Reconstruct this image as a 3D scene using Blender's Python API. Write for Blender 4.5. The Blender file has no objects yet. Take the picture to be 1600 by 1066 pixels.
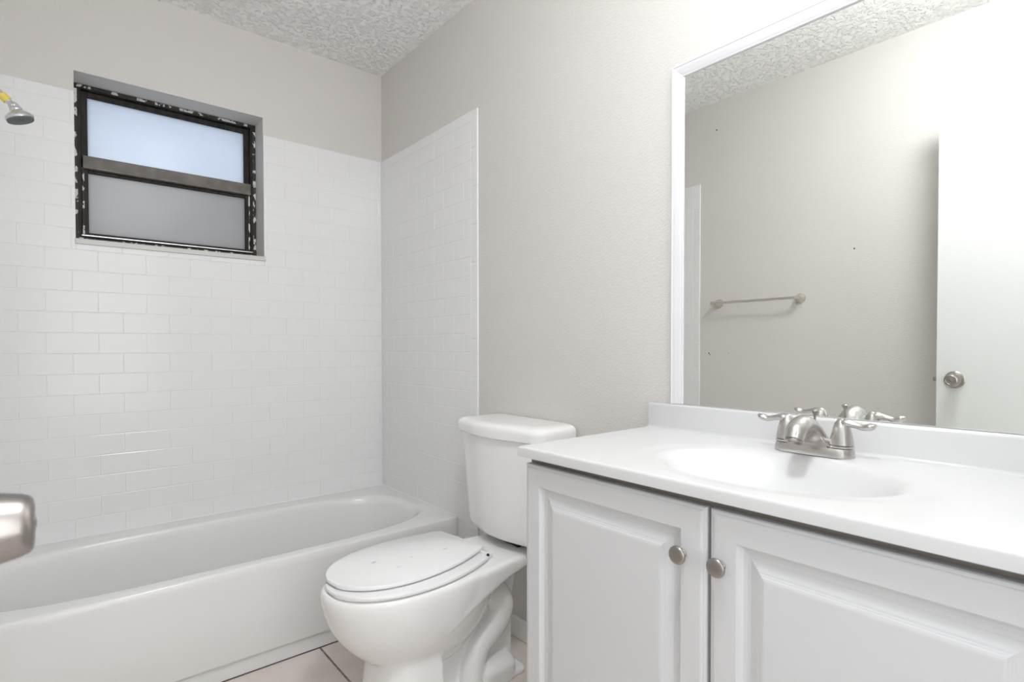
import bpy, bmesh, math, random
from mathutils import Vector, Matrix
random.seed(7)
PI = math.pi
C = bpy.context.scene.collection
S = bpy.context.scene

# ------------------------------------------------------------------ camera
F_PX = 855.14
yaw, pitch, roll = math.radians(39.754), math.radians(-0.935), math.radians(-0.059)
F = Vector((math.sin(yaw)*math.cos(pitch), math.cos(yaw)*math.cos(pitch), math.sin(pitch)))
R0 = Vector((math.cos(yaw), -math.sin(yaw), 0)); U0 = R0.cross(F)
Rv = R0*math.cos(roll)+U0*math.sin(roll); Uv = -R0*math.sin(roll)+U0*math.cos(roll)
cam_d = bpy.data.cameras.new('camera'); cam = bpy.data.objects.new('camera', cam_d); C.objects.link(cam)
m = Matrix.Identity(4)
for i in range(3):
    m[i][0] = Rv[i]; m[i][1] = Uv[i]; m[i][2] = -F[i]
m[0][3], m[1][3], m[2][3] = -1.2219, -2.4635, 1.0105
cam.matrix_world = m
cam_d.sensor_width = 36; cam_d.lens = F_PX/1600*36; cam_d.shift_y = 23.22/1600
cam_d.clip_start = 0.02
cam_d.dof.use_dof = True; cam_d.dof.focus_distance = 1.9; cam_d.dof.aperture_fstop = 9
S.camera = cam

# ------------------------------------------------------------------ world, lights, exposure
w = bpy.data.worlds.new('sky'); S.world = w; w.use_nodes = True
nt = w.node_tree; bg = nt.nodes['Background']
bg.inputs[0].default_value = (0.885, 0.935, 1.0, 1); bg.inputs[1].default_value = 1.2
S.view_settings.view_transform = 'Standard'; S.view_settings.look = 'None'
S.view_settings.gamma = 1; S.view_settings.exposure = 0.17; S.view_settings.use_curve_mapping = False
S.cycles.max_bounces = 14; S.cycles.diffuse_bounces = 8; S.cycles.glossy_bounces = 8
S.cycles.caustics_reflective = True; S.cycles.blur_glossy = 0.5
S.cycles.sample_clamp_indirect = 6
S.cycles.use_denoising = True

def area(name, loc, rot, sx, sy, power, col=(1, 1, 1)):
    d = bpy.data.lights.new(name, 'AREA'); d.shape = 'RECTANGLE'; d.size = sx; d.size_y = sy
    d.energy = power; d.color = col
    o = bpy.data.objects.new(name, d); C.objects.link(o); o.location = loc; o.rotation_euler = rot
    return o
# the hallway's light coming in through the open doorway behind the camera
area('hallway_light', (-0.93, -3.35, 1.35), (PI/2, 0, 0), 1.1, 1.8, 15.5, (0.955, 0.98, 1.0))

# ------------------------------------------------------------------ materials
def mat(name, col, rough=.5, metal=0., spec=.5, coat=0., bump=None, trans=0):
    m = bpy.data.materials.new(name); m.use_nodes = True
    n = m.node_tree.nodes; l = m.node_tree.links; b = n['Principled BSDF']
    b.inputs['Base Color'].default_value = (*col, 1); b.inputs['Roughness'].default_value = rough
    b.inputs['Metallic'].default_value = metal; b.inputs['Specular IOR Level'].default_value = spec
    b.inputs['Coat Weight'].default_value = coat; b.inputs['Coat Roughness'].default_value = .05
    if bump:
        scale, strength, dist, detail = bump
        tc = n.new('ShaderNodeTexCoord'); no = n.new('ShaderNodeTexNoise'); bu = n.new('ShaderNodeBump')
        no.inputs['Scale'].default_value = scale; no.inputs['Detail'].default_value = detail
        bu.inputs['Strength'].default_value = strength; bu.inputs['Distance'].default_value = dist
        l.new(tc.outputs['Object'], no.inputs['Vector']); l.new(no.outputs['Fac'], bu.inputs['Height'])
        l.new(bu.outputs['Normal'], b.inputs['Normal'])
    return m
def vary(m, c1, c2, scale, detail=3, lo=.4, hi=.6, stretch=None):
    n = m.node_tree.nodes; l = m.node_tree.links; b = n['Principled BSDF']
    tc = n.new('ShaderNodeTexCoord'); no = n.new('ShaderNodeTexNoise'); rp = n.new('ShaderNodeValToRGB')
    no.inputs['Scale'].default_value = scale; no.inputs['Detail'].default_value = detail
    if stretch:
        mp = n.new('ShaderNodeMapping'); mp.inputs['Scale'].default_value = stretch
        l.new(tc.outputs['Object'], mp.inputs['Vector']); l.new(mp.outputs['Vector'], no.inputs['Vector'])
    else:
        l.new(tc.outputs['Object'], no.inputs['Vector'])
    rp.color_ramp.elements[0].position = lo; rp.color_ramp.elements[1].position = hi
    rp.color_ramp.elements[0].color = (*c1, 1); rp.color_ramp.elements[1].color = (*c2, 1)
    l.new(no.outputs['Fac'], rp.inputs['Fac']); l.new(rp.outputs['Color'], b.inputs['Base Color'])
    return m
M = {}
M['paint'] = mat('greige_wall_paint', (.64, .616, .59), .6, bump=(170, .3, .006, 3))
M['ceil'] = mat('knockdown_ceiling', (.95, .95, .945), .7)
def ceiling_nodes(m):
    n = m.node_tree.nodes; l = m.node_tree.links; b = n['Principled BSDF']
    tc = n.new('ShaderNodeTexCoord'); a = n.new('ShaderNodeTexNoise'); v = n.new('ShaderNodeTexVoronoi')
    a.inputs['Scale'].default_value = 62; a.inputs['Detail'].default_value = 4; a.inputs['Distortion'].default_value = .8
    v.inputs['Scale'].default_value = 58
    rp = n.new('ShaderNodeValToRGB'); rp.color_ramp.elements[0].position = .50; rp.color_ramp.elements[1].position = .68
    mx = n.new('ShaderNodeMath'); mx.operation = 'MULTIPLY_ADD'; mx.inputs[1].default_value = -.10
    bu = n.new('ShaderNodeBump'); bu.inputs['Strength'].default_value = .75; bu.inputs['Distance'].default_value = .010
    l.new(tc.outputs['Object'], a.inputs['Vector']); l.new(tc.outputs['Object'], v.inputs['Vector'])
    l.new(a.outputs['Fac'], rp.inputs['Fac']); l.new(v.outputs['Distance'], mx.inputs[0]); l.new(rp.outputs['Color'], mx.inputs[2])
    l.new(mx.outputs[0], bu.inputs['Height']); l.new(bu.outputs['Normal'], b.inputs['Normal'])
ceiling_nodes(M['ceil'])
M['tile'] = mat('white_glazed_tile', (.775, .777, .777), .17, spec=.38)
M['grout'] = mat('white_grout', (.77, .77, .765), .6)
M['tub'] = mat('white_enamel', (.75, .75, .745), .16)
M['porcelain'] = mat('white_porcelain', (.85, .847, .84), .09)
M['seat'] = mat('white_seat_plastic', (.84, .84, .845), .22)
M['residue'] = vary(mat('grey_residue', (.5, .5, .5), .6), (.42, .42, .42), (.7, .7, .7), 300)
M['cab'] = mat('white_cabinet_foil', (.665, .668, .68), .34)
M['carcass'] = mat('shaded_face_frame', (.30, .27, .24), .7)  # face frame coloured dark to carry the shade under the counter lip
M['counter'] = mat('white_cultured_marble', (.655, .657, .66), .26)
M['nickel'] = mat('brushed_nickel', (.57, .55, .53), .27, 1.0)
M['nickel_dark'] = mat('satin_nickel', (.37, .345, .325), .30, 1.0)
M['nickel_pale'] = mat('pale_satin_nickel', (.66, .63, .57), .35, 1.0)
M['chrome'] = mat('chrome', (.78, .79, .80), .12, 1.0)
M['rubber'] = mat('grey_nozzle_rubber', (.12, .13, .14), .5, bump=(900, .6, .002, 1))
M['thread_tape'] = mat('yellow_thread_tape', (.75, .60, .12), .5)
M['mirror'] = mat('mirror_silvering', (.93, .945, .915), .0, 1.0)
M['frame'] = mat('white_gloss_frame', (.68, .68, .70), .25)
M['door'] = mat('white_door_paint', (.67, .68, .675), .38, bump=(90, .05, .003, 2))
M['trim'] = mat('white_trim_paint', (.80, .79, .775), .4)
M['dark'] = mat('black_gap', (.02, .02, .02), .7)
M['bronze'] = vary(mat('bronze_window_aluminium', (.06, .055, .05), .55, .0, .22), (.012, .011, .0105), (.040, .035, .031), 60, 4, .35, .75, (1, 1, .25))
M['bronze_light'] = vary(mat('lighter_bronze_rail', (.14, .12, .105), .5), (.10, .088, .076), (.17, .15, .13), 30, 5, .3, .7)  # lighter, mottled bronze tone for the meeting rail
M['flake'] = vary(mat('flaking_white_paint', (.7, .7, .68), .7), (.035, .031, .028), (.62, .61, .58), 55, 6, .545, .57, (1, 1, .6))
M['alu'] = mat('bare_aluminium', (.7, .7, .7), .35, .9)
M['sill'] = mat('grey_sill', (.58, .575, .55), .4)
M['floor'] = vary(mat('beige_floor_tile', (.66, .60, .55), .3, bump=(35, .05, .004, 4)), (.64, .575, .53), (.72, .665, .625), 9, 6, .3, .7)
M['floor_grout'] = vary(mat('dark_floor_grout', (.2, .17, .15), .8), (.16, .14, .12), (.30, .26, .22), 60)
M['caulk'] = mat('dark_gap_line', (.10, .09, .08), .7)
M['hose'] = mat('braided_steel', (.6, .6, .6), .35, 1.0, bump=(700, .5, .001, 1))
def pane_mat(name, col):
    m = bpy.data.materials.new(name); m.use_nodes = True
    n = m.node_tree.nodes; l = m.node_tree.links
    n.remove(n['Principled BSDF']); out = n['Material Output']
    tr = n.new('ShaderNodeBsdfTranslucent'); gl = n.new('ShaderNodeBsdfGlossy'); mx = n.new('ShaderNodeMixShader')
    tc = n.new('ShaderNodeTexCoord'); no = n.new('ShaderNodeTexNoise'); rp = n.new('ShaderNodeValToRGB')
    no.inputs['Scale'].default_value = 5; no.inputs['Detail'].default_value = 8
    rp.color_ramp.elements[0].position = .3; rp.color_ramp.elements[1].position = .75
    rp.color_ramp.elements[0].color = (*[c*.94 for c in col], 1); rp.color_ramp.elements[1].color = (*col, 1)
    l.new(tc.outputs['Object'], no.inputs['Vector']); l.new(no.outputs['Fac'], rp.inputs['Fac'])
    l.new(rp.outputs['Color'], tr.inputs['Color'])
    gl.inputs['Roughness'].default_value = .35; mx.inputs[0].default_value = .05
    l.new(tr.outputs[0], mx.inputs[1]); l.new(gl.outputs[0], mx.inputs[2]); l.new(mx.outputs[0], out.inputs['Surface'])
    return m
M['pane_clear'] = pane_mat('frosted_glass', (.76, .80, .86))
M['pane_grey'] = pane_mat('screened_frosted_glass', (.54, .53, .525))
def glow_mat():
    m = bpy.data.materials.new('lit_bulb_glass'); m.use_nodes = True
    b = m.node_tree.nodes['Principled BSDF']; b.inputs['Base Color'].default_value = (.9, .9, .9, 1)
    b.inputs['Emission Color'].default_value = (1, .96, .9, 1); b.inputs['Emission Strength'].default_value = 1.2
    return m
M['bulb'] = glow_mat()
M['dome'] = glow_mat(); M['dome'].name = 'lit_dome_glass'
M['dome'].node_tree.nodes['Principled BSDF'].inputs['Emission Color'].default_value = (.955, .98, 1, 1)
M['dome'].node_tree.nodes['Principled BSDF'].inputs['Emission Strength'].default_value = 56

# ------------------------------------------------------------------ helpers
def obj(name, bm, m, parent=None, smooth=False, angle=40):
    bmesh.ops.recalc_face_normals(bm, faces=bm.faces)
    me = bpy.data.meshes.new(name)
    if smooth:
        for f in bm.faces: f.smooth = True
        lim = math.radians(angle)
        for e in bm.edges:
            if len(e.link_faces) == 2 and e.calc_face_angle(0) > lim: e.smooth = False
    bm.to_mesh(me); bm.free()
    o = bpy.data.objects.new(name, me); C.objects.link(o)
    for mm in (m if isinstance(m, list) else [m]): me.materials.append(mm)
    if parent: o.parent = parent; o.matrix_parent_inverse = parent.matrix_world.inverted()
    return o
def empty(name, loc=(0, 0, 0)):
    o = bpy.data.objects.new(name, None); C.objects.link(o); o.location = loc; o.empty_display_size = .05
    o.matrix_world = Matrix.Translation(loc)
    return o
def thing(name, label, cat, loc=(0, 0, 0), group=None):
    o = empty(name, loc); return tag(o, label, cat, group)
def tag(o, label, cat, group=None):
    o['label'] = label; o['category'] = cat
    if group: o['group'] = group
    return o
def struct(o, label=None, cat=None):
    o['kind'] = 'structure'
    if label: o['label'] = label; o['category'] = cat
    return o
def box(bm, x0, x1, y0, y1, z0, z1, bev=0, seg=2, mi=0):
    x0, x1 = min(x0, x1), max(x0, x1); y0, y1 = min(y0, y1), max(y0, y1); z0, z1 = min(z0, z1), max(z0, z1)
    t = bmesh.new() if bev else bm
    vs = [t.verts.new(p) for p in ((x0,y0,z0),(x1,y0,z0),(x1,y1,z0),(x0,y1,z0),(x0,y0,z1),(x1,y0,z1),(x1,y1,z1),(x0,y1,z1))]
    fs = [t.faces.new([vs[i] for i in q]) for q in ((0,3,2,1),(4,5,6,7),(0,1,5,4),(1,2,6,5),(2,3,7,6),(3,0,4,7))]
    for f in fs: f.material_index = mi
    if bev:
        bmesh.ops.bevel(t, geom=list(t.edges), offset=bev, segments=seg, profile=.5, affect='EDGES')
        merge(bm, t)
def merge(bm, t, mat4=None):
    me = bpy.data.meshes.new('tmp'); t.to_mesh(me); t.free()
    if mat4: me.transform(mat4)
    bm.from_mesh(me); bpy.data.meshes.remove(me)
def loft(bm, rings, cap0=True, cap1=True, closed=True):
    vr = [[bm.verts.new(p) for p in r] for r in rings]
    n = len(vr[0])
    for a, b in zip(vr, vr[1:]):
        for i in range(n if closed else n-1):
            bm.faces.new((a[i], a[(i+1) % n], b[(i+1) % n], b[i]))
    if cap0: bm.faces.new(vr[0][::-1])
    if cap1: bm.faces.new(vr[-1])
    return vr
def frame_for(d):
    d = Vector(d).normalized(); up = Vector((0, 0, 1)) if abs(d.z) < .95 else Vector((1, 0, 0))
    a = d.cross(up).normalized(); b = a.cross(d).normalized(); return d, a, b
def lathe(bm, prof, origin, axis, n=32, cap0=True, cap1=True):
    """prof: list of (distance along axis, radius)"""
    o = Vector(origin); d, a, b = frame_for(axis)
    rings = []
    for t, r in prof:
        r = max(r, 1e-5)
        rings.append([o+d*t+(a*math.cos(2*PI*i/n)+b*math.sin(2*PI*i/n))*r for i in range(n)])
    loft(bm, rings, cap0, cap1)
def spline(pts, k=8):
    P = [Vector(p) for p in pts]; P = [2*P[0]-P[1]]+P+[2*P[-1]-P[-2]]
    out = []
    for i in range(1, len(P)-2):
        for j in range(k):
            t = j/k; p0, p1, p2, p3 = P[i-1:i+3]
            out.append(.5*((2*p1)+(p2-p0)*t+(2*p0-5*p1+4*p2-p3)*t*t+(3*p1-p0-3*p2+p3)*t**3))
    out.append(P[-2]); return out
def tube(bm, pts, rad, n=16, k=8, sx=1.0, sy=1.0, ref=None):
    """smooth tube; rad number or per control point (list), sx/sy squash across/along"""
    rl = rad if isinstance(rad, (list, tuple)) else [rad]*len(pts)
    P = spline(pts, k)
    Rr = [v.x for v in spline([(r, 0, 0) for r in rl], k)]
    X = [v.x for v in spline([(s, 0, 0) for s in (sx if isinstance(sx, (list, tuple)) else [sx]*len(pts))], k)]
    Y = [v.x for v in spline([(s, 0, 0) for s in (sy if isinstance(sy, (list, tuple)) else [sy]*len(pts))], k)]
    rings = []; ref = Vector(ref) if ref else None; prev = None
    for i, p in enumerate(P):
        d = (P[min(i+1, len(P)-1)]-P[max(i-1, 0)]).normalized()
        if prev is None:
            rf = ref if ref else (Vector((0, 0, 1)) if abs(d.z) < .9 else Vector((1, 0, 0)))
        else: rf = prev
        b = (rf-d*rf.dot(d)).normalized(); a = d.cross(b); prev = b
        r = max(Rr[i], 1e-4)
        rings.append([p+a*math.cos(2*PI*j/n)*r*X[i]+b*math.sin(2*PI*j/n)*r*Y[i] for j in range(n)])
    loft(bm, rings)
def rounded_rect(cx, cy, hx, hy, r, z, n=6):
    pts = []
    for (sx, sy, a0) in ((1, 1, 0), (-1, 1, PI/2), (-1, -1, PI), (1, -1, 3*PI/2)):
        for i in range(n+1):
            a = a0+PI/2*i/n
            pts.append(Vector((cx+sx*(hx-r)+r*math.cos(a), cy+sy*(hy-r)+r*math.sin(a), z)))
    return pts

# ------------------------------------------------------------------ room constants
H = 2.325; XR = .006; YB = .006; XL = -1.530; YF = -2.632
Z_TUB = .3355; Z_TILE = 1.9095; Y_TILE = -.792
WX0, WX1, WZ0, WZ1 = -1.166, -.540, 1.3815, 1.983      # window opening

# ------------------------------------------------------------------ setting
bm = bmesh.new()
TS, GX, GY = .31, -.552, -.945
gw = .0035
box(bm, XL, XR, -2.78, YB, -.05, -.0015, mi=1)
i0 = math.floor((XL-GX)/TS); i1 = math.ceil((XR-GX)/TS); j0 = math.floor((-2.78-GY)/TS); j1 = math.ceil((YB-GY)/TS)
for i in range(i0, i1):
    for j in range(j0, j1):
        x0 = max(GX+i*TS+gw, XL); x1 = min(GX+(i+1)*TS-gw, XR); y0 = max(GY+j*TS+gw, -2.78); y1 = min(GY+(j+1)*TS-gw, YB)
        if x1-x0 < .01 or y1-y0 < .01: continue
        box(bm, x0, x1, y0, y1, -.006, 0, .0012, 1)
struct(obj('floor', bm, [M['floor'], M['floor_grout']]))
bm = bmesh.new(); box(bm, XL-.12, XR+.12, -2.78, YB+.22, H, H+.06); struct(obj('ceiling', bm, M['ceil']))
bm = bmesh.new(); box(bm, XR, XR+.12, -2.78, YB+.22, -.05, H); wall_right = struct(obj('wall_right', bm, M['paint']))
bm = bmesh.new(); box(bm, XL-.12, XL, -2.78, YB+.22, -.05, H); wall_left = struct(obj('wall_left', bm, M['paint']))
bm = bmesh.new()
box(bm, XL, WX0, YB, YB+.22, -.05, H); box(bm, WX1, XR, YB, YB+.22, -.05, H)
box(bm, WX0, WX1, YB, YB+.22, -.05, WZ0); box(bm, WX0, WX1, YB, YB+.22, WZ1, H)
wall_back = struct(obj('wall_back', bm, M['paint']))
DX0, DX1, DZ = -1.345, -.600, 1.985
bm = bmesh.new()
box(bm, XL, DX0, -2.78, YF, -.05, H); box(bm, DX1, XR, -2.78, YF, -.05, H); box(bm, DX0, DX1, -2.78, YF, DZ, H)
struct(obj('wall_front', bm, M['paint']))
bm = bmesh.new()   # door casing round the doorway behind the camera
box(bm, DX0-.055, DX0, YF, YF+.012, 0, DZ+.055, .003); box(bm, DX1, DX1+.055, YF, YF+.012, 0, DZ+.055, .003); box(bm, DX0-.055, DX1+.055, YF, YF+.012, DZ, DZ+.055, .003)
struct(obj('trim_1', bm, M['trim']))
# hallway beyond the doorway
bm = bmesh.new()
box(bm, -2.4, .6, -4.0, -2.782, -.05, 0); struct(obj('floor_hallway', bm, M['floor']))
bm = bmesh.new(); box(bm, -2.4, .6, -4.06, -4.0, -.05, H); struct(obj('wall_hallway', bm, M['paint']))
bm = bmesh.new(); box(bm, -2.4, .6, -4.06, -2.782, H, H+.06); struct(obj('ceiling_hallway', bm, M['ceil']))

# ---- tile surround: running bond, bullnose top row and outer column
PIT, TLEN, ZG, XA = .0733, .145, .988, -1.323
def tile_rows():
    k0 = math.ceil((-.02-ZG)/PIT)
    zs = [ZG+PIT*k for k in range(k0, 40) if ZG+PIT*k < Z_TILE-.025]
    rows = [(zs[i], zs[i+1], round((zs[i]-ZG)/PIT)) for i in range(len(zs)-1)]
    rows.append((zs[-1], Z_TILE, 99)); return rows
def tile_box(bm, fixed, n_axis, sgn, u0, u1, z0, z1, bev=.0022):
    g = .0004
    u0 += g; u1 -= g; z0 += g; z1 -= g
    if u1-u0 < .004 or z1-z0 < .004: return
    d = .0065; bev = .85*bev; bev = min(bev, (u1-u0)*.3, (z1-z0)*.3)
    j = random.uniform(-.00012, .00012)
    if n_axis == 'y': box(bm, u0, u1, fixed+j, fixed+d, z0, z1, bev, 2)
    else: box(bm, fixed+j*sgn, fixed+d*sgn, u0, u1, z0, z1, bev, 2)
def clipped(u0, u1, z0, z1, hole):
    if not hole: return [(u0, u1, z0, z1)]
    a, b, c, d = hole
    if u1 <= a or u0 >= b or z1 <= c or z0 >= d: return [(u0, u1, z0, z1)]
    out = []
    if u0 < a: out.append((u0, a, z0, z1))
    if u1 > b: out.append((b, u1, z0, z1))
    m0, m1 = max(u0, a), min(u1, b)
    if z0 < c: out.append((m0, m1, z0, c))
    if z1 > d: out.append((m0, m1, d, z1))
    return out
def surround(name, parent, axis, sgn, fixed, ua, ub, phase, zlow, hole=None, col=None):
    bm = bmesh.new()
    for (z0, z1, k) in tile_rows():
        if z1 <= zlow: continue
        z0 = max(z0, zlow)
        ph = phase if k % 2 else phase+TLEN/2
        lo, hi = ua, ub
        if col: (lo, hi) = (ua+col, ub)
        n = math.floor((lo-ph)/TLEN)
        cuts = [lo]+[ph+TLEN*i for i in range(n, n+30) if lo+.004 < ph+TLEN*i < hi-.004]+[hi]
        for a, b in zip(cuts, cuts[1:]):
            for r in clipped(a, b, z0, z1, hole): tile_box(bm, fixed, axis, sgn, *r)
    if col:                                       # bullnose column on the outer edge
        z = Z_TILE; L = TLEN
        while z > zlow+.002:
            tile_box(bm, fixed, axis, sgn, ua, ua+col, max(z-L, zlow), z, .0035); z -= L
    # grout bed
    bed = .0010
    for r in clipped(ua+.001, ub, zlow, Z_TILE-.001, hole):
        if axis == 'y': box(bm, r[0], r[1], fixed+bed, fixed+.0064, r[2], r[3], mi=1)
        else: box(bm, fixed+bed*sgn, fixed+.0064*sgn, r[0], r[1], r[2], r[3], mi=1)
    return obj(name, bm, [M['tile'], M['grout']], parent)
# k odd rows carry phase; row [1.648,1.721] has k=9 and joints at XA
surround('tile_surround', wall_back, 'y', 1, 0, -1.5235, -.0002, XA, .27, (WX0, WX1, WZ0, WZ1))
surround('tile_surround', wall_right, 'x', 1, 0, Y_TILE, .0056, -.05, .0, None, .041)
surround('tile_surround', wall_left, 'x', -1, -1.524, Y_TILE, .0056, -.05, .0, None, .041)

# caulk in the tiled corners and along the tub
def caulk(name, parent, pts3):
    bm = bmesh.new(); loft(bm, pts3); return obj(name, bm, M['grout'], parent)
cz = .0032

# small nail holes in the painted left wall (seen in the mirror)
for (y, z, r) in ((-.885, 2.18, .004), (-1.554, 1.45, .0035), (-.846, .975, .004), (-.852, .966, .003), (-.958, .976, .002)):
    bm = bmesh.new(); lathe(bm, [(-.002, r*1.25), (.0004, r), (.0012, r*.55)], (XL, y, z), (1, 0, 0), 10)
    obj('nail_hole', bm, M['dark'], wall_left)

# baseboards
bm = bmesh.new(); box(bm, -.008, XR, -1.585, Y_TILE-.002, .002, .072, .003); struct(obj('baseboard_right', bm, M['trim']))
bm = bmesh.new(); box(bm, XL, XL+.012, -2.62, Y_TILE-.002, .002, .072, .003); struct(obj('baseboard_left', bm, M['trim']))

# ------------------------------------------------------------------ window
win = empty('window_1', (WX0, .115, WZ0)); struct(win, 'small frosted single-hung window with dark peeling frame above the bathtub', 'window')
yf = .118
def rect_frame(bm, x0, x1, z0, z1, wl, wr, wb, wt, y0, y1, bev=.0015, mi=0):
    box(bm, x0, x0+wl, y0, y1, z0, z1, bev, 1, mi); box(bm, x1-wr, x1, y0, y1, z0, z1, bev, 1, mi)
    box(bm, x0+wl, x1-wr, y0, y1, z0, z0+wb, bev, 1, mi); box(bm, x0+wl, x1-wr, y0, y1, z1-wt, z1, bev, 1, mi)
bm = bmesh.new(); rect_frame(bm, WX0, WX1, WZ0, WZ1, .022, .022, .03, .016, yf, yf+.06)
obj('window_frame', bm, M['bronze'], win)
ZM0, ZM1 = 1.674, 1.722
bm = bmesh.new(); rect_frame(bm, WX0+.022, WX1-.022, ZM0+.01, WZ1-.016, .020, .020, .030, .020, yf+.022, yf+.05)
us = obj('upper_sash', bm, M['bronze'], win); us['label'] = 'upper sash with bright frosted pane'
bm = bmesh.new(); box(bm, WX0+.040, WX1-.040, yf+.034, yf+.038, ZM1-.004, WZ1-.034); obj('pane', bm, M['pane_clear'], us)
bm = bmesh.new()
box(bm, WX0+.022, WX0+.042, yf+.006, yf+.036, WZ0+.03, ZM0, .0015, 1); box(bm, WX1-.042, WX1-.022, yf+.006, yf+.036, WZ0+.03, ZM0, .0015, 1)
box(bm, WX0+.042, WX1-.042, yf+.006, yf+.036, WZ0+.03, WZ0+.056, .0015, 1); box(bm, WX0+.042, WX1-.042, yf+.012, yf+.036, ZM0-.012, ZM0, .0015, 1)
ls = obj('lower_sash', bm, M['bronze'], win); ls['label'] = 'lower sash with darker grey frosted pane'
bm = bmesh.new(); box(bm, WX0+.040, WX1-.040, yf+.020, yf+.024, WZ0+.054, ZM0-.010); obj('pane', bm, M['pane_grey'], ls)
bm = bmesh.new(); box(bm, WX0+.026, WX1-.022, yf-.004, yf+.03, ZM0, ZM1, .002, 2); box(bm, WX0+.026, WX1-.03, yf-.010, yf+.0, ZM0+.0, ZM0+.008, .001, 1)
obj('meeting_rail', bm, M['bronze_light'], win)
bm = bmesh.new()
box(bm, WX0+.020, WX1-.016, yf-.007, yf+.010, WZ0+.042, WZ0+.047, .001, 1)
obj('sash_lip', bm, M['alu'], win)
# flaking paint on the frame's edges
bm = bmesh.new()
box(bm, WX0+.001, WX0+.011, yf-.0012, yf+.001, WZ0+.02, WZ1-.02); box(bm, WX1-.012, WX1-.001, yf-.0012, yf+.001, WZ0+.02, WZ1-.03)
box(bm, WX0+.01, WX1-.01, yf-.0012, yf+.001, WZ1-.012, WZ1-.002); box(bm, WX0+.01, WX1-.01, yf-.0012, yf+.001, WZ0+.022, WZ0+.036)
box(bm, WX0+.024, WX0+.030, yf+.0045, yf+.007, WZ0+.05, ZM0); box(bm, WX1-.030, WX1-.024, yf+.0045, yf+.007, WZ0+.05, ZM0)
obj('peeling_paint', bm, M['flake'], win)
bm = bmesh.new(); box(bm, WX0-.002, WX1+.006, -.006, yf, WZ0-.006, WZ0+.013, .002); obj('window_sill', bm, M['sill'], win)

# ------------------------------------------------------------------ bathtub
def superellipse(cx, cy, a, b, n, z, N):
    pts = []
    for i in range(N):
        t = 2*PI*i/N; c, s = math.cos(t), math.sin(t)
        pts.append(Vector((cx+a*math.copysign(abs(c)**(2/n), c), cy+b*math.copysign(abs(s)**(2/n), s), z)))
    return pts
N = 128
def rect_ring(x0, x1, y0, y1, z, shape):
    # rectangle sampled in the same directions as the opening, corners snapped
    cx, cy = (x0+x1)/2, (y0+y1)/2; hx, hy = (x1-x0)/2, (y1-y0)/2
    pts = []
    for i in range(N):
        t = 2*PI*i/N; c, s = math.cos(t), math.sin(t)
        k = 1/max(abs(c), abs(s)); pts.append(Vector((cx+hx*c*k, cy+hy*s*k, z)))
    return pts
TX0, TX1, TY0, TY1 = -1.5232, -.0006, -.659, -.0006
rings = []
for z, yo in ((.003, .011), (.044, .011), (.047, .010), (.055, .001), (.058, .0), (.20, .002), (.305, .0)):
    rings.append(rect_ring(TX0, TX1, TY0+yo, TY1, z, None))
for a in (20, 45, 70, 90):
    a = math.radians(a); r = .011
    rings.append(rect_ring(TX0, TX1, TY0+r*(1-math.cos(a)), TY1, Z_TUB-r+r*math.sin(a), None))
ocx, ocy, oa, ob = -.748, -.348, .690, .258
for f_, z in ((1.07, Z_TUB), (1.02, Z_TUB-.0012), (1.0, Z_TUB-.005), (.985, Z_TUB-.013), (.972, Z_TUB-.03), (.95, .22), (.925, .12), (.89, .07), (.83, .05), (.5, .045), (.02, .043)):
    e = 1-f_
    rings.append(superellipse(ocx-(.05*e if f_ < 1 else 0), ocy, oa-(oa*e if f_ < 1 else -.016*(f_-1)/.07), ob-(ob*e*.9 if f_ < 1 else -.012*(f_-1)/.07), 3.6, z, N))
bm = bmesh.new(); loft(bm, rings)
tub = thing('bathtub', 'long white bathtub against the tiled wall under the window', 'bathtub', (-.76, -.33, 0))
obj('tub_body', bm, M['tub'], tub, True, 50)
bm = bmesh.new(); lathe(bm, [(0, .03), (.004, .03), (.006, .024), (.004, .010), (.007, .008)], (-1.18, ocy, .044), (0, 0, 1), 24)
obj('drain', bm, M['chrome'], tub, True)
bm = bmesh.new(); box(bm, TX0, TX1, TY0+.008, TY0+.014, .0, .0028); obj('caulk_line', bm, M['caulk'], tub)

caulk('caulk_joint', tub, [[Vector((x, -.0007, Z_TUB+cz)), Vector((x, -.0007, Z_TUB-.001)), Vector((x, -cz, Z_TUB+.0002))] for x in (-1.523, -.001)])
caulk('caulk_joint', tub, [[Vector((-.0007, y, Z_TUB+cz)), Vector((-.0007, y, Z_TUB-.001)), Vector((-cz, y, Z_TUB+.0002))] for y in (-.655, -.001)])


# ------------------------------------------------------------------ toilet
TCY = -1.095
toilet = thing('toilet', 'white two-piece toilet with crooked closed lid, between bathtub and vanity', 'toilet', (-.35, TCY, 0))
def egg(front, back, hw, z, N=48, pw=2.0, cy=TCY):
    xm = front+(back-front)*.46; pts = []
    for i in range(N):
        t = 2*PI*i/N; c, s = math.cos(t), math.sin(t)
        L = (xm-front) if c < 0 else (back-xm)
        p = 2.0 if c < 0 else 2.5
        pts.append(Vector((xm+L*math.copysign(abs(c)**(2/p), c), cy+hw*math.copysign(abs(s)**(2/p), s), z)))
    return pts
def dense(rows, k=4):
    out = []
    n_ = len(rows)
    for i in range(n_-1):
        p0, p1, p2, p3 = rows[max(i-1, 0)], rows[i], rows[i+1], rows[min(i+2, n_-1)]
        for j in range(k):
            t = j/k
            out.append(tuple(.5*(2*b+(c-a)*t+(2*a-5*b+4*c-d)*t*t+(3*b-a-3*c+d)*t**3) for a, b, c, d in zip(p0, p1, p2, p3)))
    return out+[rows[-1]]
bm = bmesh.new()
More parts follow.
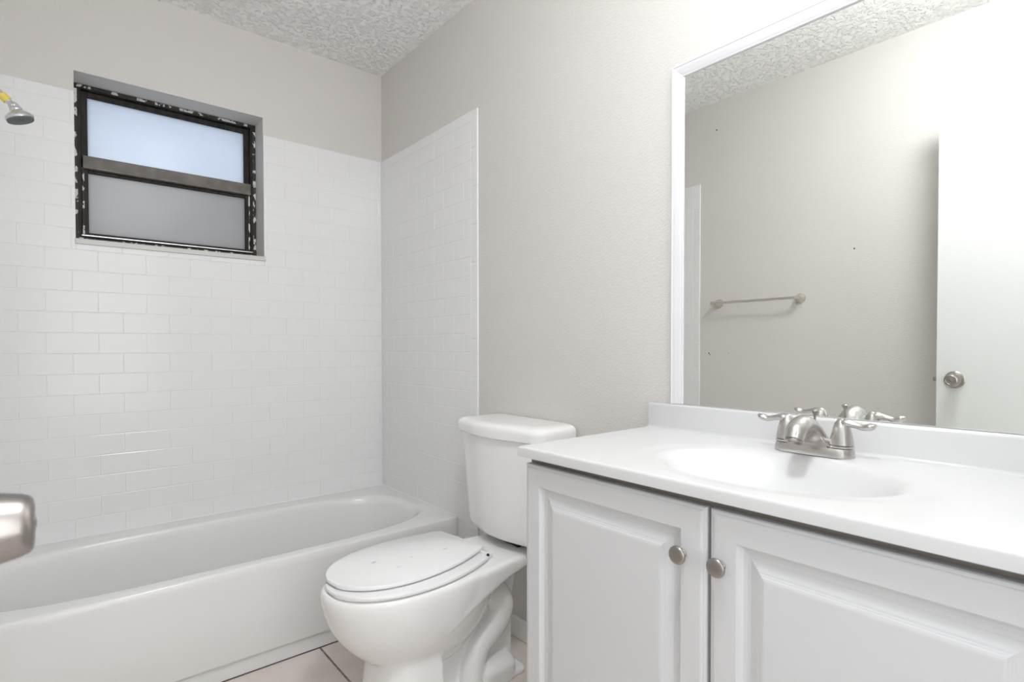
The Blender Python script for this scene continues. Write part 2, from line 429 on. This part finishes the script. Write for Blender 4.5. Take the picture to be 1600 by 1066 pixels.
# bowl
loft(bm, [egg(*q, N=72) for q in dense(((-.50, -.36, .03, .130), (-.555, -.30, .075, .148), (-.605, -.262, .108, .178), (-.650, -.232, .136, .222), (-.683, -.215, .153, .270), (-.700, -.205, .162, .315), (-.707, -.200, .165, .345), (-.707, -.200, .165, .368), (-.700, -.205, .160, .377), (-.69, -.21, .15, .379)))])
# rear deck: top flat, underside rising to the back
secs = []
for x, hw, zb in ((-.42, .150, .24), (-.36, .152, .272), (-.31, .150, .296), (-.25, .142, .314), (-.19, .130, .327), (-.11, .119, .338), (-.03, .112, .344), (-.015, .108, .347)):
    zt = .377; r = .014; q = []
    for (sy, sz) in ((1, 1), (-1, 1), (-1, -1), (1, -1)):
        for j in range(5):
            a = {(1, 1): 0, (-1, 1): PI/2, (-1, -1): PI, (1, -1): 1.5*PI}[(sy, sz)]+PI/2*j/4
            q.append(Vector((x, TCY+sy*(hw-r)+r*math.cos(a), (zt-r if sz > 0 else zb+r)+r*math.sin(a))))
    secs.append(q)
loft(bm, secs)
# front column of the pedestal, round in front and cut square behind
def col_ring(z, x0, x1, hw, N_=28):
    pts = []; rx = hw*.95
    for k in range(N_+1):
        a = PI/2+PI*k/N_
        pts.append(Vector((x0+rx+rx*math.copysign(abs(math.cos(a))**.8, math.cos(a)), TCY+hw*math.copysign(abs(math.sin(a))**.8, math.sin(a)), z)))
    return pts+[Vector((x1, TCY-hw, z)), Vector((x1, TCY+hw, z))]
def ped(z, x0, x1, hw, r=.02):
    return rounded_rect((x0+x1)/2, TCY, (x1-x0)/2, hw, r, z, 5)
loft(bm, [col_ring(.0, -.600, -.420, .126), col_ring(.02, -.597, -.420, .124), col_ring(.09, -.586, -.420, .117), col_ring(.14, -.578, -.420, .111), col_ring(.20, -.57, -.420, .107)])
# recessed web behind it and the back foot
loft(bm, [ped(.0, -.43, -.118, .07, .012), ped(.03, -.43, -.118, .045, .012), ped(.20, -.40, -.115, .038, .012), ped(.345, -.36, -.09, .045, .012)])
loft(bm, [ped(.0, -.285, -.135, .108, .05), ped(.045, -.285, -.135, .108, .05), ped(.060, -.277, -.143, .098, .045), ped(.066, -.26, -.16, .08, .04)])
loft(bm, [ped(.0, -.45, -.10, .10, .03), ped(.012, -.45, -.10, .10, .03), ped(.018, -.44, -.11, .09, .03)])
# lower bowl bulge behind the pedestal column
loft(bm, [egg(-.46, -.34, .045, .105), egg(-.48, -.295, .072, .135), egg(-.48, -.262, .088, .18), egg(-.46, -.25, .092, .23), egg(-.44, -.26, .09, .30)])
# trapway, one winding tube on each side
for s in (1, -1):
    y = TCY+s*.068
    y = TCY+s*.050
    tube(bm, [(-.315, TCY+s*.03, .200), (-.268, y, .258), (-.215, y, .266), (-.176, y, .222), (-.198, y, .165), (-.252, y, .122), (-.278, y+s*.004, .080), (-.288, y+s*.006, .035), (-.290, y+s*.006, .0)],
         [.034, .036, .043, .043, .041, .037, .037, .040, .042], 20, 8)
bowl = obj('bowl', bm, M['porcelain'], toilet, True, 60)
rm = bowl.modifiers.new('fuse', 'REMESH'); rm.mode = 'VOXEL'; rm.voxel_size = .0042; rm.use_smooth_shade = True
sm = bowl.modifiers.new('soften', 'SMOOTH'); sm.iterations = 8; sm.factor = .5
# floor bolt caps
for s in (1, -1):
    bm = bmesh.new(); lathe(bm, [(0, .014), (.012, .014), (.019, .010), (.021, .003)], (-.285, TCY+s*.088, .017), (0, 0, 1), 20)
    obj('bolt_cap', bm, M['porcelain'], toilet, True)
# seat ring and lid (twisted sideways on loose hinges)
def seat_outline(L, hw, hb, z, cx, cy, rot, inset=0, N=40):
    """back edge at local 0 with half width hb, front tip at -L, widest hw"""
    pts = []
    half = []
    for i in range(N+1):
        u = i/N                                        # 0 back .. 1 front tip
        th = u*PI/2
        xx = L*math.sin(th)**1.0
        # widest a little behind the middle
        t = xx/L
        wdt = (hw-inset)*math.sqrt(max(0, 1-max(0, (t-.50)/.50)**2.25)) if t > .5 else (hb-inset*.6)+(hw-inset-(hb-inset*.6))*math.sin(t/.5*PI/2)**.9
        half.append((-(inset if i == 0 else 0)-min(xx, L-inset), wdt))
    for (x, w_) in half: pts.append((x, w_))
    for (x, w_) in half[::-1][1:]: pts.append((x, -w_))
    c, s = math.cos(rot), math.sin(rot)
    return [Vector((cx+x*c-y*s, cy+x*s+y*c, z)) for x, y in pts]
rot_l = math.radians(5.6)
def seat_part(name, L, hw, hb, z0, z1, cx, cy, rot, m, par):
    bm = bmesh.new()
    r = (z1-z0)*.45
    loft(bm, [seat_outline(L, hw, hb, z0, cx, cy, rot, r*.7), seat_outline(L, hw, hb, z0+r*.6, cx, cy, rot, 0.0005), seat_outline(L, hw, hb, z1-r, cx, cy, rot, 0), seat_outline(L, hw, hb, z1-r*.3, cx, cy, rot, r*.35), seat_outline(L, hw, hb, z1, cx, cy, rot, r)])
    return obj(name, bm, m, par, True, 35)
seat_part('seat', .447, .153, .095, .3815, .3925, -.250, -1.088, math.radians(2.6), M['seat'], toilet)
lid = seat_part('lid', .447, .1475, .100, .3965, .4075, -.243, -1.037, math.radians(7.0), M['seat'], toilet)
for (px, py, rx, ry) in ((-.546, -1.045, .009, .006), (-.357, -.983, .005, .003), (-.445, -1.077, .005, .003), (-.335, -1.085, .007, .004), (-.51, -1.118, .004, .003)):
    bm = bmesh.new(); loft(bm, [[Vector((px+rx*k*math.cos(2*PI*i/12)*(1+.3*math.sin(i*2.3)), py+ry*k*math.sin(2*PI*i/12), z)) for i in range(12)] for k, z in ((1, .4070), (.9, .4079))])
    sc = obj('adhesive_residue', bm, M['residue'], lid); sc['label'] = 'small grey smudge on the lid'
for s in (1, -1):
    bm = bmesh.new(); box(bm, -.262, -.222, -1.075+s*.085-.012, -1.075+s*.085+.012, .3785, .3945, .004)
    lathe(bm, [(-.016, .0055), (.016, .0055)], (-.246, -1.075+s*.085, .3935), (0, 1, 0), 16)
    obj('hinge', bm, M['seat'], toilet, True)
    bm = bmesh.new(); lathe(bm, [(0, .0045), (.003, .0045)], (-.246, -1.075+s*.085+(.0165 if s > 0 else -.0165), .3935), (0, s, 0), 12)
    obj('hinge_pin', bm, M['dark'], toilet, True)
# tank and its bow-fronted cover
def tank_ring(z, hw, xf, bow, r, xb=.001, n=44):
    """plan outline: straight back at xb, ends at xf, centre bowed forward by bow"""
    pts = []
    for i in range(n+1):                               # front, from +y to -y
        y = hw*math.cos(PI*i/n); t = abs(y)/hw
        q = min(1, max(0, (.90-t)/.80)); b = bow*q*q*(3-2*q)
        x = xf-b
        e = hw-abs(y)
        if e < r: x += r-math.sqrt(max(0, r*r-(r-e)**2))
        pts.append(Vector((x, TCY+y, z)))
    rb = .02
    for (s, a0) in ((-1, 1), (1, 0)):
        for j in range(5):
            a = PI/2*j/4
            if s < 0: pts.append(Vector((xb-rb+rb*math.sin(a), TCY-hw+rb-rb*math.cos(a), z)))
            else: pts.append(Vector((xb-rb+rb*math.cos(a), TCY+hw-rb+rb*math.sin(a), z)))
    return pts
bm = bmesh.new()
loft(bm, [tank_ring(.403, .152, -.128, .018, .04), tank_ring(.405, .161, -.138, .020, .04), tank_ring(.412, .169, -.146, .021, .04), tank_ring(.43, .173, -.150, .022, .04), tank_ring(.60, .188, -.155, .024, .038), tank_ring(.728, .203, -.159, .026, .036)])
tank = obj('tank', bm, M['porcelain'], toilet, True, 50)
bm = bmesh.new()
loft(bm, [tank_ring(.7255, .212, -.163, .028, .038), tank_ring(.729, .2175, -.168, .028, .04), tank_ring(.750, .2185, -.169, .028, .042), tank_ring(.758, .2175, -.168, .028, .042), tank_ring(.7640, .214, -.164, .028, .042), tank_ring(.7685, .206, -.156, .027, .04), tank_ring(.7712, .194, -.145, .026, .036), tank_ring(.7722, .16, -.12, .02, .03)])
obj('tank_cover', bm, M['porcelain'], toilet, True, 50)
bm = bmesh.new(); box(bm, -.110, -.045, TCY-.06, TCY+.06, .376, .404, .004); obj('tank_gasket', bm, M['dark'], toilet)
for s in (1, -1):
    bm = bmesh.new(); lathe(bm, [(0, .010), (.010, .010), (.010, .006), (.02, .006)], (-.09, TCY+s*.10, .377), (0, 0, 1), 12); obj('tank_bolt', bm, M['nickel_dark'], toilet, True)
# supply stop valve on the wall behind the toilet
valve = thing('supply_valve', 'small chrome water shut-off valve on the wall behind the toilet', 'valve', (XR, -1.085, .155))
vy, vz = -1.178, .150
bm = bmesh.new(); lathe(bm, [(0, .024), (.002, .024), (.007, .015)], (XR, vy, vz), (-1, 0, 0), 24); obj('escutcheon', bm, M['chrome'], valve, True)
bm = bmesh.new(); lathe(bm, [(.004, .007), (.03, .007), (.03, .011), (.05, .011), (.052, .006)], (XR, vy, vz), (-1, 0, 0), 20)
lathe(bm, [(0, .006), (.022, .006), (.022, .008), (.03, .008)], (XR-.041, vy, vz+.005), (0, 0, 1), 16); obj('valve_body', bm, M['chrome'], valve, True)
bm = bmesh.new(); lathe(bm, [(0, .005), (.012, .005), (.013, .016), (.02, .018), (.024, .015)], (XR-.05, vy, vz), (-1, 0, 0), 20); obj('valve_handle', bm, M['chrome'], valve, True)
bm = bmesh.new(); tube(bm, [(XR-.041, vy, vz+.03), (XR-.041, vy, vz+.08), (-.03, vy-.03, vz+.15), (-.04, vy-.06, vz+.21), (-.04, vy-.06, .402)], .005, 10); obj('supply_hose', bm, M['hose'], valve, True)

# ------------------------------------------------------------------ vanity cabinet
VY1, VY0 = -1.592, -2.440                      # left (far) and right (near) ends
VX = -.462; ZC0, ZC = .7805, .8016
vanity = thing('vanity_cabinet', 'white two-door vanity cabinet with raised panels and nickel knobs', 'cabinet', (-.23, -2.016, 0))
XB = XR-.001
bm = bmesh.new()
box(bm, VX+.021, XB, VY0, VY0+.016, .0, .7795); box(bm, VX+.021, XB, VY1-.016, VY1, .0, .7795)
box(bm, VX+.021, XB, VY0+.016, VY1-.016, .09, .105); box(bm, XB-.006, XB, VY0+.016, VY1-.016, .105, .7795)
box(bm, VX+.08, VX+.095, VY0+.016, VY1-.016, 0, .09)
obj('carcass', bm, M['cab'], vanity)
bm = bmesh.new()
box(bm, VX+.0195, VX+.0215, VY0, VY0+.03, .09, .7795); box(bm, VX+.0195, VX+.0215, VY1-.03, VY1, .09, .7795); box(bm, VX+.0195, VX+.0215, -2.035, -1.995, .12, .74)
box(bm, VX+.0195, VX+.0215, VY0+.03, VY1-.03, .74, .7795); box(bm, VX+.0195, VX+.0215, VY0+.03, VY1-.03, .09, .12)
obj('face_frame', bm, M['carcass'], vanity)
def door_front(y0, y1, z0, z1):
    """routed slab: nested rectangular rings (inset, height above back)"""
    prof = [(0, .0), (0, .012), (.0015, .0145), (.004, .0155), (.0055, .0155), (.0065, .0168), (.009, .0178), (.012, .018),
            (.043, .018), (.0437, .0160), (.046, .0118), (.050, .0088), (.056, .0078), (.0615, .0078), (.0622, .0086), (.0735, .0136), (.0765, .0142), (.0768, .0150), (.0797, .0158), (.080, .0168), (.0835, .0176), (.086, .0178)]
    bm = bmesh.new(); rings = []
    for i, h in prof:
        x = VX+.0185-h-.0005
        rings.append([Vector((x, y0+i, z0+i)), Vector((x, y1-i, z0+i)), Vector((x, y1-i, z1-i)), Vector((x, y0+i, z1-i))])
    loft(bm, rings); return bm
def knob(parent, y, z):
    bm = bmesh.new()
    lathe(bm, [(0, .008), (.002, .008), (.004, .006), (.0085, .006), (.0105, .0095), (.012, .0135), (.0135, .0146), (.0155, .0146), (.0172, .0135), (.0185, .0105), (.0194, .006), (.0198, .001)], (VX, y, z), (-1, 0, 0), 32)
    return obj('knob', bm, M['nickel_dark'], parent, True, 40)
YM = -2.0155; DZ0, DZ1 = .105, .7645
d1 = obj('door', door_front(YM+.003, VY1-.001, DZ0, DZ1), M['cab'], vanity); d1['label'] = 'left cabinet door, beside the toilet'
knob(d1, -1.972, .683)
d2 = obj('door', door_front(VY0+.001, YM-.003, DZ0, DZ1), M['cab'], vanity); d2['label'] = 'right cabinet door, nearer the camera'
knob(d2, -2.0375, .683)

# ------------------------------------------------------------------ vanity top with moulded basin
top = thing('washbasin', 'glossy white moulded washbasin countertop on the vanity cabinet', 'countertop', (-.24, -2.016, ZC))
CX0, CX1, CY0, CY1 = -.4757, -.0005, -2.452, -1.5836
BX, BY, BA, BB = -.268, -2.020, .150, .200
def lines(a, b, step, r):
    L = [a, a+r*.12, a+r*.3, a+r*.6, a+r]; n = int((b-a-2*r)/step)
    L += [a+r+(b-a-2*r)*i/n for i in range(1, n)]; L += [b-r, b-r*.6, b-r*.3, b-r*.12, b]; return L
def topz(x, y):
    r = .005; z = 0
    for e in (x-CX0, CY1-y, y-CY0):
        if e < r: z -= r-math.sqrt(max(0, r*r-(r-e)**2))
    q = math.hypot((x-BX)/BA, (y-BY)/BB)
    q2 = math.hypot((x-BX+.004)/(BA+.032), (y-BY)/(BB+.055))
    if q2 < 1:
        e = min(1, (1-q2)/.16); z -= .0018*e*e*(3-2*e)
    if q < 1.06:
        t = (1.06-q)/1.06; k = .16
        # parabola into a straight-then-rounding bowl, slope continuous at t=k
        if t < k: z -= .018*(t/k)**2
        else:
            g_ = (t-k)/(1-k); z -= .018+.076*(1-(1-g_)**2.5)
    return z
xs = lines(CX0, CX1, .004, .005); ys = lines(CY0, CY1, .0045, .005)
bm = bmesh.new()
g = [[bm.verts.new((x, y, ZC+topz(x, y))) for y in ys] for x in xs]
for i in range(len(xs)-1):
    for j in range(len(ys)-1): bm.faces.new((g[i][j], g[i+1][j], g[i+1][j+1], g[i][j+1]))
loop = [g[i][0] for i in range(len(xs))]+[g[-1][j] for j in range(1, len(ys))]+[g[i][-1] for i in range(len(xs)-2, -1, -1)]+[g[0][j] for j in range(len(ys)-2, 0, -1)]
lo = [bm.verts.new((v.co.x, v.co.y, ZC0)) for v in loop]
ins = [bm.verts.new((min(max(v.co.x, CX0+.012), CX1-.012), min(max(v.co.y, CY0+.012), CY1-.012), ZC0)) for v in loop]
n = len(loop)
for i in range(n):
    bm.faces.new((loop[i], loop[(i+1) % n], lo[(i+1) % n], lo[i]))
    try: bm.faces.new((lo[i], lo[(i+1) % n], ins[(i+1) % n], ins[i]))
    except Exception: pass
ct = obj('basin_top', bm, M['counter'], top, True, 55)
bm = bmesh.new()
pr = [(-.0247-.008, ZC-.0005), (-.0247-.003, ZC+.0015), (-.0247, ZC+.006), (-.0247, ZC+.0575), (-.0235, ZC+.0605), (-.021, ZC+.0622), (-.018, ZC+.0627), (.0045, ZC+.0627), (.0045, ZC-.0005)]
loft(bm, [[Vector((x if x > -.02 else x+.003, y, z if z < ZC+.06 else z-.0015*e)) for x, z in pr] if e else [Vector((x, y, z)) for x, z in pr] for y, e in ((CY0, 1), (CY0+.003, 0), (CY1-.003, 0), (CY1, 1))])
obj('backsplash', bm, M['counter'], top, True, 55)
bm = bmesh.new(); lathe(bm, [(0, .021), (.003, .021), (.004, .016), (.001, .012), (.006, .010), (.007, .002)], (BX, BY, ZC-.097), (0, 0, 1), 28); obj('drain', bm, M['nickel'], top, True)

# ------------------------------------------------------------------ faucet
FX, FY = -.083, -2.0185
fau = thing('faucet', 'brushed nickel two-handle faucet on the vanity top behind the basin', 'faucet', (FX, FY, ZC))
Z = ZC+.0002
bm = bmesh.new()
def stad(hy, r, z, N=40):
    pts = []
    for i in range(N):
        a = 2*PI*i/N
        pts.append(Vector((FX+r*math.cos(a), FY+math.copysign(hy-r, math.sin(a))*(1 if abs(math.sin(a)) > 1e-6 else 0)+r*math.sin(a), z)))
    return pts
loft(bm, [stad(.0725, .0265, Z), stad(.0725, .0265, Z+.003), stad(.0715, .0255, Z+.013), stad(.0695, .0235, Z+.0172), stad(.064, .018, Z+.0185)])
obj('base_plate', bm, M['nickel'], fau, True, 45)
bm = bmesh.new()
# spout: broad foot sweeping up into an arched nozzle
secs = []
for (x, z, ry, rz, tx, tz) in ((FX+.022, Z+.012, .030, .010, 1, .2),):
    pass
tube(bm, [(FX+.006, FY, Z+.006), (FX-.002, FY, Z+.030), (FX-.022, FY, Z+.052), (FX-.050, FY, Z+.060), (FX-.076, FY, Z+.051), (FX-.087, FY, Z+.034)],
     [.030, .0250, .0205, .0195, .0190, .0178], 28, 10, sx=[1.10, 1.05, 1.0, 1, 1, 1], sy=[.62, .78, .88, .92, .95, 1.0], ref=(-1, 0, 0))
# the flared web on both sides of the spout's foot
loft(bm, [[Vector((FX-.012, FY+y_, Z+z_)), Vector((FX-.020, FY+y_*.96, Z+z_-.003)), Vector((FX+.008, FY+y_*.9, Z+z_-.003)), Vector((FX+.006, FY+y_, Z+z_))] for y_, z_ in ((-.045, .016), (-.030, .027), (-.016, .043), (0, .052), (.016, .043), (.030, .027), (.045, .016))])
loft(bm, [[Vector((FX-.0255+k*.002, FY-w_, Z+z_)), Vector((FX-.0255+k*.002, FY+w_, Z+z_)), Vector((FX, FY+w_, Z+z_)), Vector((FX, FY-w_, Z+z_))] for k, w_, z_ in ((0, .040, .003), (1.5, .034, .017), (4.5, .024, .034), (7, .014, .048))])
obj('spout', bm, M['nickel'], fau, True, 60)
bm = bmesh.new(); lathe(bm, [(0, .0150), (.004, .0150), (.0041, .0112), (.001, .0105)], (FX-.0868, FY, Z+.035), (-.42, 0, -.9), 24); sp = obj('aerator', bm, M['nickel_dark'], fau, True)
for s in (1, -1):
    hy = FY+s*.050
    bm = bmesh.new()
    lathe(bm, [(0, .0215), (.003, .0215), (.0042, .0185), (.0055, .0205), (.012, .0198), (.024, .0178), (.036, .0150), (.046, .0115), (.052, .0075), (.0545, .003)], (FX, hy, Z+.0185), (0, 0, 1), 32)
    h = obj('handle', bm, M['nickel'], fau, True, 50)
    bm = bmesh.new()
    tube(bm, [(FX, hy-s*.004, Z+.058), (FX-.001, hy+s*.008, Z+.0645), (FX-.002, hy+s*.024, Z+.0625), (FX-.003, hy+s*.038, Z+.0595), (FX-.004, hy+s*.050, Z+.0625), (FX-.0045, hy+s*.057, Z+.066)],
         [.0095, .0105, .0085, .0088, .0096, .005], 18, 8, sx=[1, 1, .95, 1.05, 1.1, 1], sy=[1, .8, .66, .64, .68, .6])
    obj('lever', bm, M['nickel'], h, True, 60)
bm = bmesh.new()
lathe(bm, [(0, .0022), (.064, .0022), (.066, .003), (.070, .0058), (.0725, .0062), (.074, .005), (.075, .001)], (FX+.005, FY, Z+.010), (0, 0, 1), 16)
obj('lift_rod', bm, M['nickel_dark'], fau, True)

# ------------------------------------------------------------------ mirror
mir = thing('wall_mirror', 'large wall mirror with white moulded frame above the vanity top', 'mirror', (XR, -2.03, .866))
MY1, MY0, MZ0, MZ1 = -1.6440, -2.410, .8652, 1.7195
fw = .030
bm = bmesh.new(); box(bm, .0, .004, MY0+.02, MY1-.02, MZ0, MZ1-.02); obj('mirror_glass', bm, M['mirror'], mir)
# moulding: outer lip high, sloping to the glass, mitred at the corners (no rail along the bottom)
pf = [(0, 0.0058), (0, -.011), (.0015, -.0130), (.004, -.0132), (.0055, -.0118), (.012, -.0105), (.022, -.007), (.027, -.0045), (.0285, -.0045), (fw, -.0025), (fw, .0058)]
bm = bmesh.new()
rings = []
for (yy, zz, sy, sz) in ((MY1, MZ0, -1, 0), (MY1, MZ1, -1, -1), (MY0, MZ1, 1, -1), (MY0, MZ0, 1, 0)):
    rings.append([Vector((x, yy+sy*d, zz+sz*d)) for d, x in pf])
loft(bm, rings)
obj('frame', bm, M['frame'], mir)

# vanity light bar above the mirror (just above the picture)
vl = thing('vanity_light', 'nickel bar light with three lit globe bulbs above the mirror', 'light fixture', (XR, -2.14, 1.99))
bm = bmesh.new(); box(bm, -.022, XR-.0005, -2.42, -1.86, 1.945, 2.035, .006); obj('backplate', bm, M['nickel'], vl)
for k in range(3):
    y = -1.94-.20*k
    bm = bmesh.new(); lathe(bm, [(0, .022), (.03, .022), (.034, .03), (.045, .032)], (-.021, y, 1.99), (-1, 0, 0), 24); obj('socket', bm, M['nickel'], vl, True)
    bm = bmesh.new(); bmesh.ops.create_uvsphere(bm, u_segments=24, v_segments=16, radius=.040, matrix=Matrix.Translation((-.105, y, 1.99))); obj('bulb', bm, M['bulb'], vl, True)
    d = bpy.data.lights.new('vanity_bulb_light', 'POINT'); d.energy = .1; d.shadow_soft_size = .046; d.color = (.955, .98, 1.0)
    o = bpy.data.objects.new('vanity_bulb_light', d); C.objects.link(o); o.location = (-.105, y, 1.99)

# flush ceiling lamp above and beside the camera (out of the picture)
LX, LY = -.79, -2.17
cl = thing('ceiling_light', 'round frosted flush ceiling lamp, lit, near the doorway', 'light fixture', (LX, LY, H))
bm = bmesh.new(); lathe(bm, [(.0005, .06), (.014, .06), (.018, .02), (.055, .02), (.058, .139), (.066, .139), (.066, .13)], (LX, LY, H), (0, 0, -1), 36); obj('rim', bm, M['nickel'], cl, True)
bm = bmesh.new(); lathe(bm, [(.064, .132), (.075, .137), (.145, .135)]+[(.145+.055*math.sin(a*PI/2/6), .135*math.cos(a*PI/2/6)) for a in range(1, 6)]+[(.20, .004)], (LX, LY, H), (0, 0, -1), 36); obj('dome', bm, M['dome'], cl, True)

# ------------------------------------------------------------------ towel bar on the left wall (seen in the mirror)
tb = thing('towel_bar', 'brushed nickel towel bar on the left wall, seen in the mirror', 'towel bar', (XL, -1.115, 1.243))
TZ = 1.243
for (y, s) in ((-.905, 1), (-1.325, -1)):
    bm = bmesh.new(); lathe(bm, [(0, .024), (.004, .024), (.010, .020), (.022, .0135), (.04, .0100), (.056, .0095), (.062, .007), (.064, .001)], (XL, y, TZ), (1, 0, 0), 24); obj('post', bm, M['nickel_pale'], tb, True)
bm = bmesh.new(); lathe(bm, [(0, .003), (.004, .0085), (.012, .0085), (.018, .0065), (.448, .0065), (.454, .0085), (.462, .0085), (.466, .003)], (XL+.055, -.882, TZ), (0, -1, 0), 20); obj('bar', bm, M['nickel_pale'], tb, True)

# ------------------------------------------------------------------ open door behind, seen in the mirror, and its knob
DXF, DXK = -1.300, -1.335
door = empty('door_1', (DXF, -2.625, 0)); struct(door, 'plain white door standing open against the left wall, seen in the mirror', 'door')
bm = bmesh.new(); box(bm, DXK, DXF, -2.624, -1.906, .008, 1.950, .002, 1); obj('door_slab', bm, M['door'], door)
KY, KZ = -1.962, .889
bm = bmesh.new()
kp = [(0, .031), (.003, .031), (.007, .026), (.009, .0135), (.020, .0125), (.024, .0185), (.029, .0235), (.034, .0250), (.046, .0238), (.058, .0212), (.0625, .0195), (.0645, .0170), (.0650, .0145), (.0640, .0135), (.0640, .0085), (.0652, .0078), (.0655, .0058), (.0645, .0050), (.0660, .0030), (.0662, .0005)]
lathe(bm, kp, (DXF, KY, KZ), (1, 0, 0), 48); kn = obj('door_knob', bm, M['nickel_dark'], door, True, 35)
bm = bmesh.new(); lathe(bm, kp, (DXK, KY, KZ), (-1, 0, 0), 48); obj('door_knob', bm, M['nickel_dark'], door, True, 35)
bm = bmesh.new(); box(bm, DXK+.009, DXF-.009, -1.9065, -1.9045, KZ-.028, KZ+.028, .0005, 1); box(bm, DXK+.012, DXF-.012, -1.905, -1.894, KZ-.008, KZ+.008, .002, 1); obj('latch', bm, M['nickel_dark'], door)
for z in (.2, 1.0, 1.75):
    bm = bmesh.new(); lathe(bm, [(0, .006), (.08, .006)], (DXK-.002, -2.6255, z), (0, 0, 1), 12); obj('hinge', bm, M['nickel_dark'], door, True)

# ------------------------------------------------------------------ shower head
sh = thing('shower_head', 'chrome shower head with yellow thread tape on wall arm over bathtub', 'shower head', (XL, -.33, 1.80))
p0 = Vector((-1.327, -.33, 1.722)); ax = Vector((.70, -.05, -.715)).normalized()
bm = bmesh.new(); tube(bm, [(-1.523, -.33, 1.800), (-1.46, -.33, 1.805), (-1.405, -.33, 1.792), p0-ax*.040, p0+ax*.012], .0085, 16); obj('shower_arm', bm, M['chrome'], sh, True)
bm = bmesh.new(); lathe(bm, [(0, .030), (.002, .030), (.010, .018), (.014, .010)], (-1.5235, -.33, 1.80), (1, 0, 0), 28); obj('flange', bm, M['chrome'], sh, True)
bm = bmesh.new(); lathe(bm, [(-.012, .0090), (-.011, .0112), (-.004, .0120), (.003, .0116), (.007, .0122), (.009, .0095)], p0, ax, 20); obj('thread_tape', bm, M['thread_tape'], sh, True)
pb = p0+ax*.029; a2 = Vector((.33, -.05, -.94)).normalized()
bm = bmesh.new(); lathe(bm, [(.006, .0095), (.010, .0085), (.016, .0085), (.020, .0112), (.026, .0125), (.032, .0115), (.036, .007)], p0, ax, 24); obj('ball_joint', bm, M['chrome'], sh, True)
bm = bmesh.new(); lathe(bm, [(-.002, .0115), (.002, .0145), (.008, .0152), (.010, .0145), (.012, .0175), (.017, .0230), (.022, .0290), (.026, .0325), (.031, .0336), (.036, .0332)], pb, a2, 36); obj('head_shell', bm, M['chrome'], sh, True, 50)
bm = bmesh.new(); lathe(bm, [(.034, .0320), (.039, .0310), (.040, .028), (.0395, .013), (.041, .011), (.041, .001)], pb, a2, 36); obj('spray_face', bm, M['rubber'], sh, True)
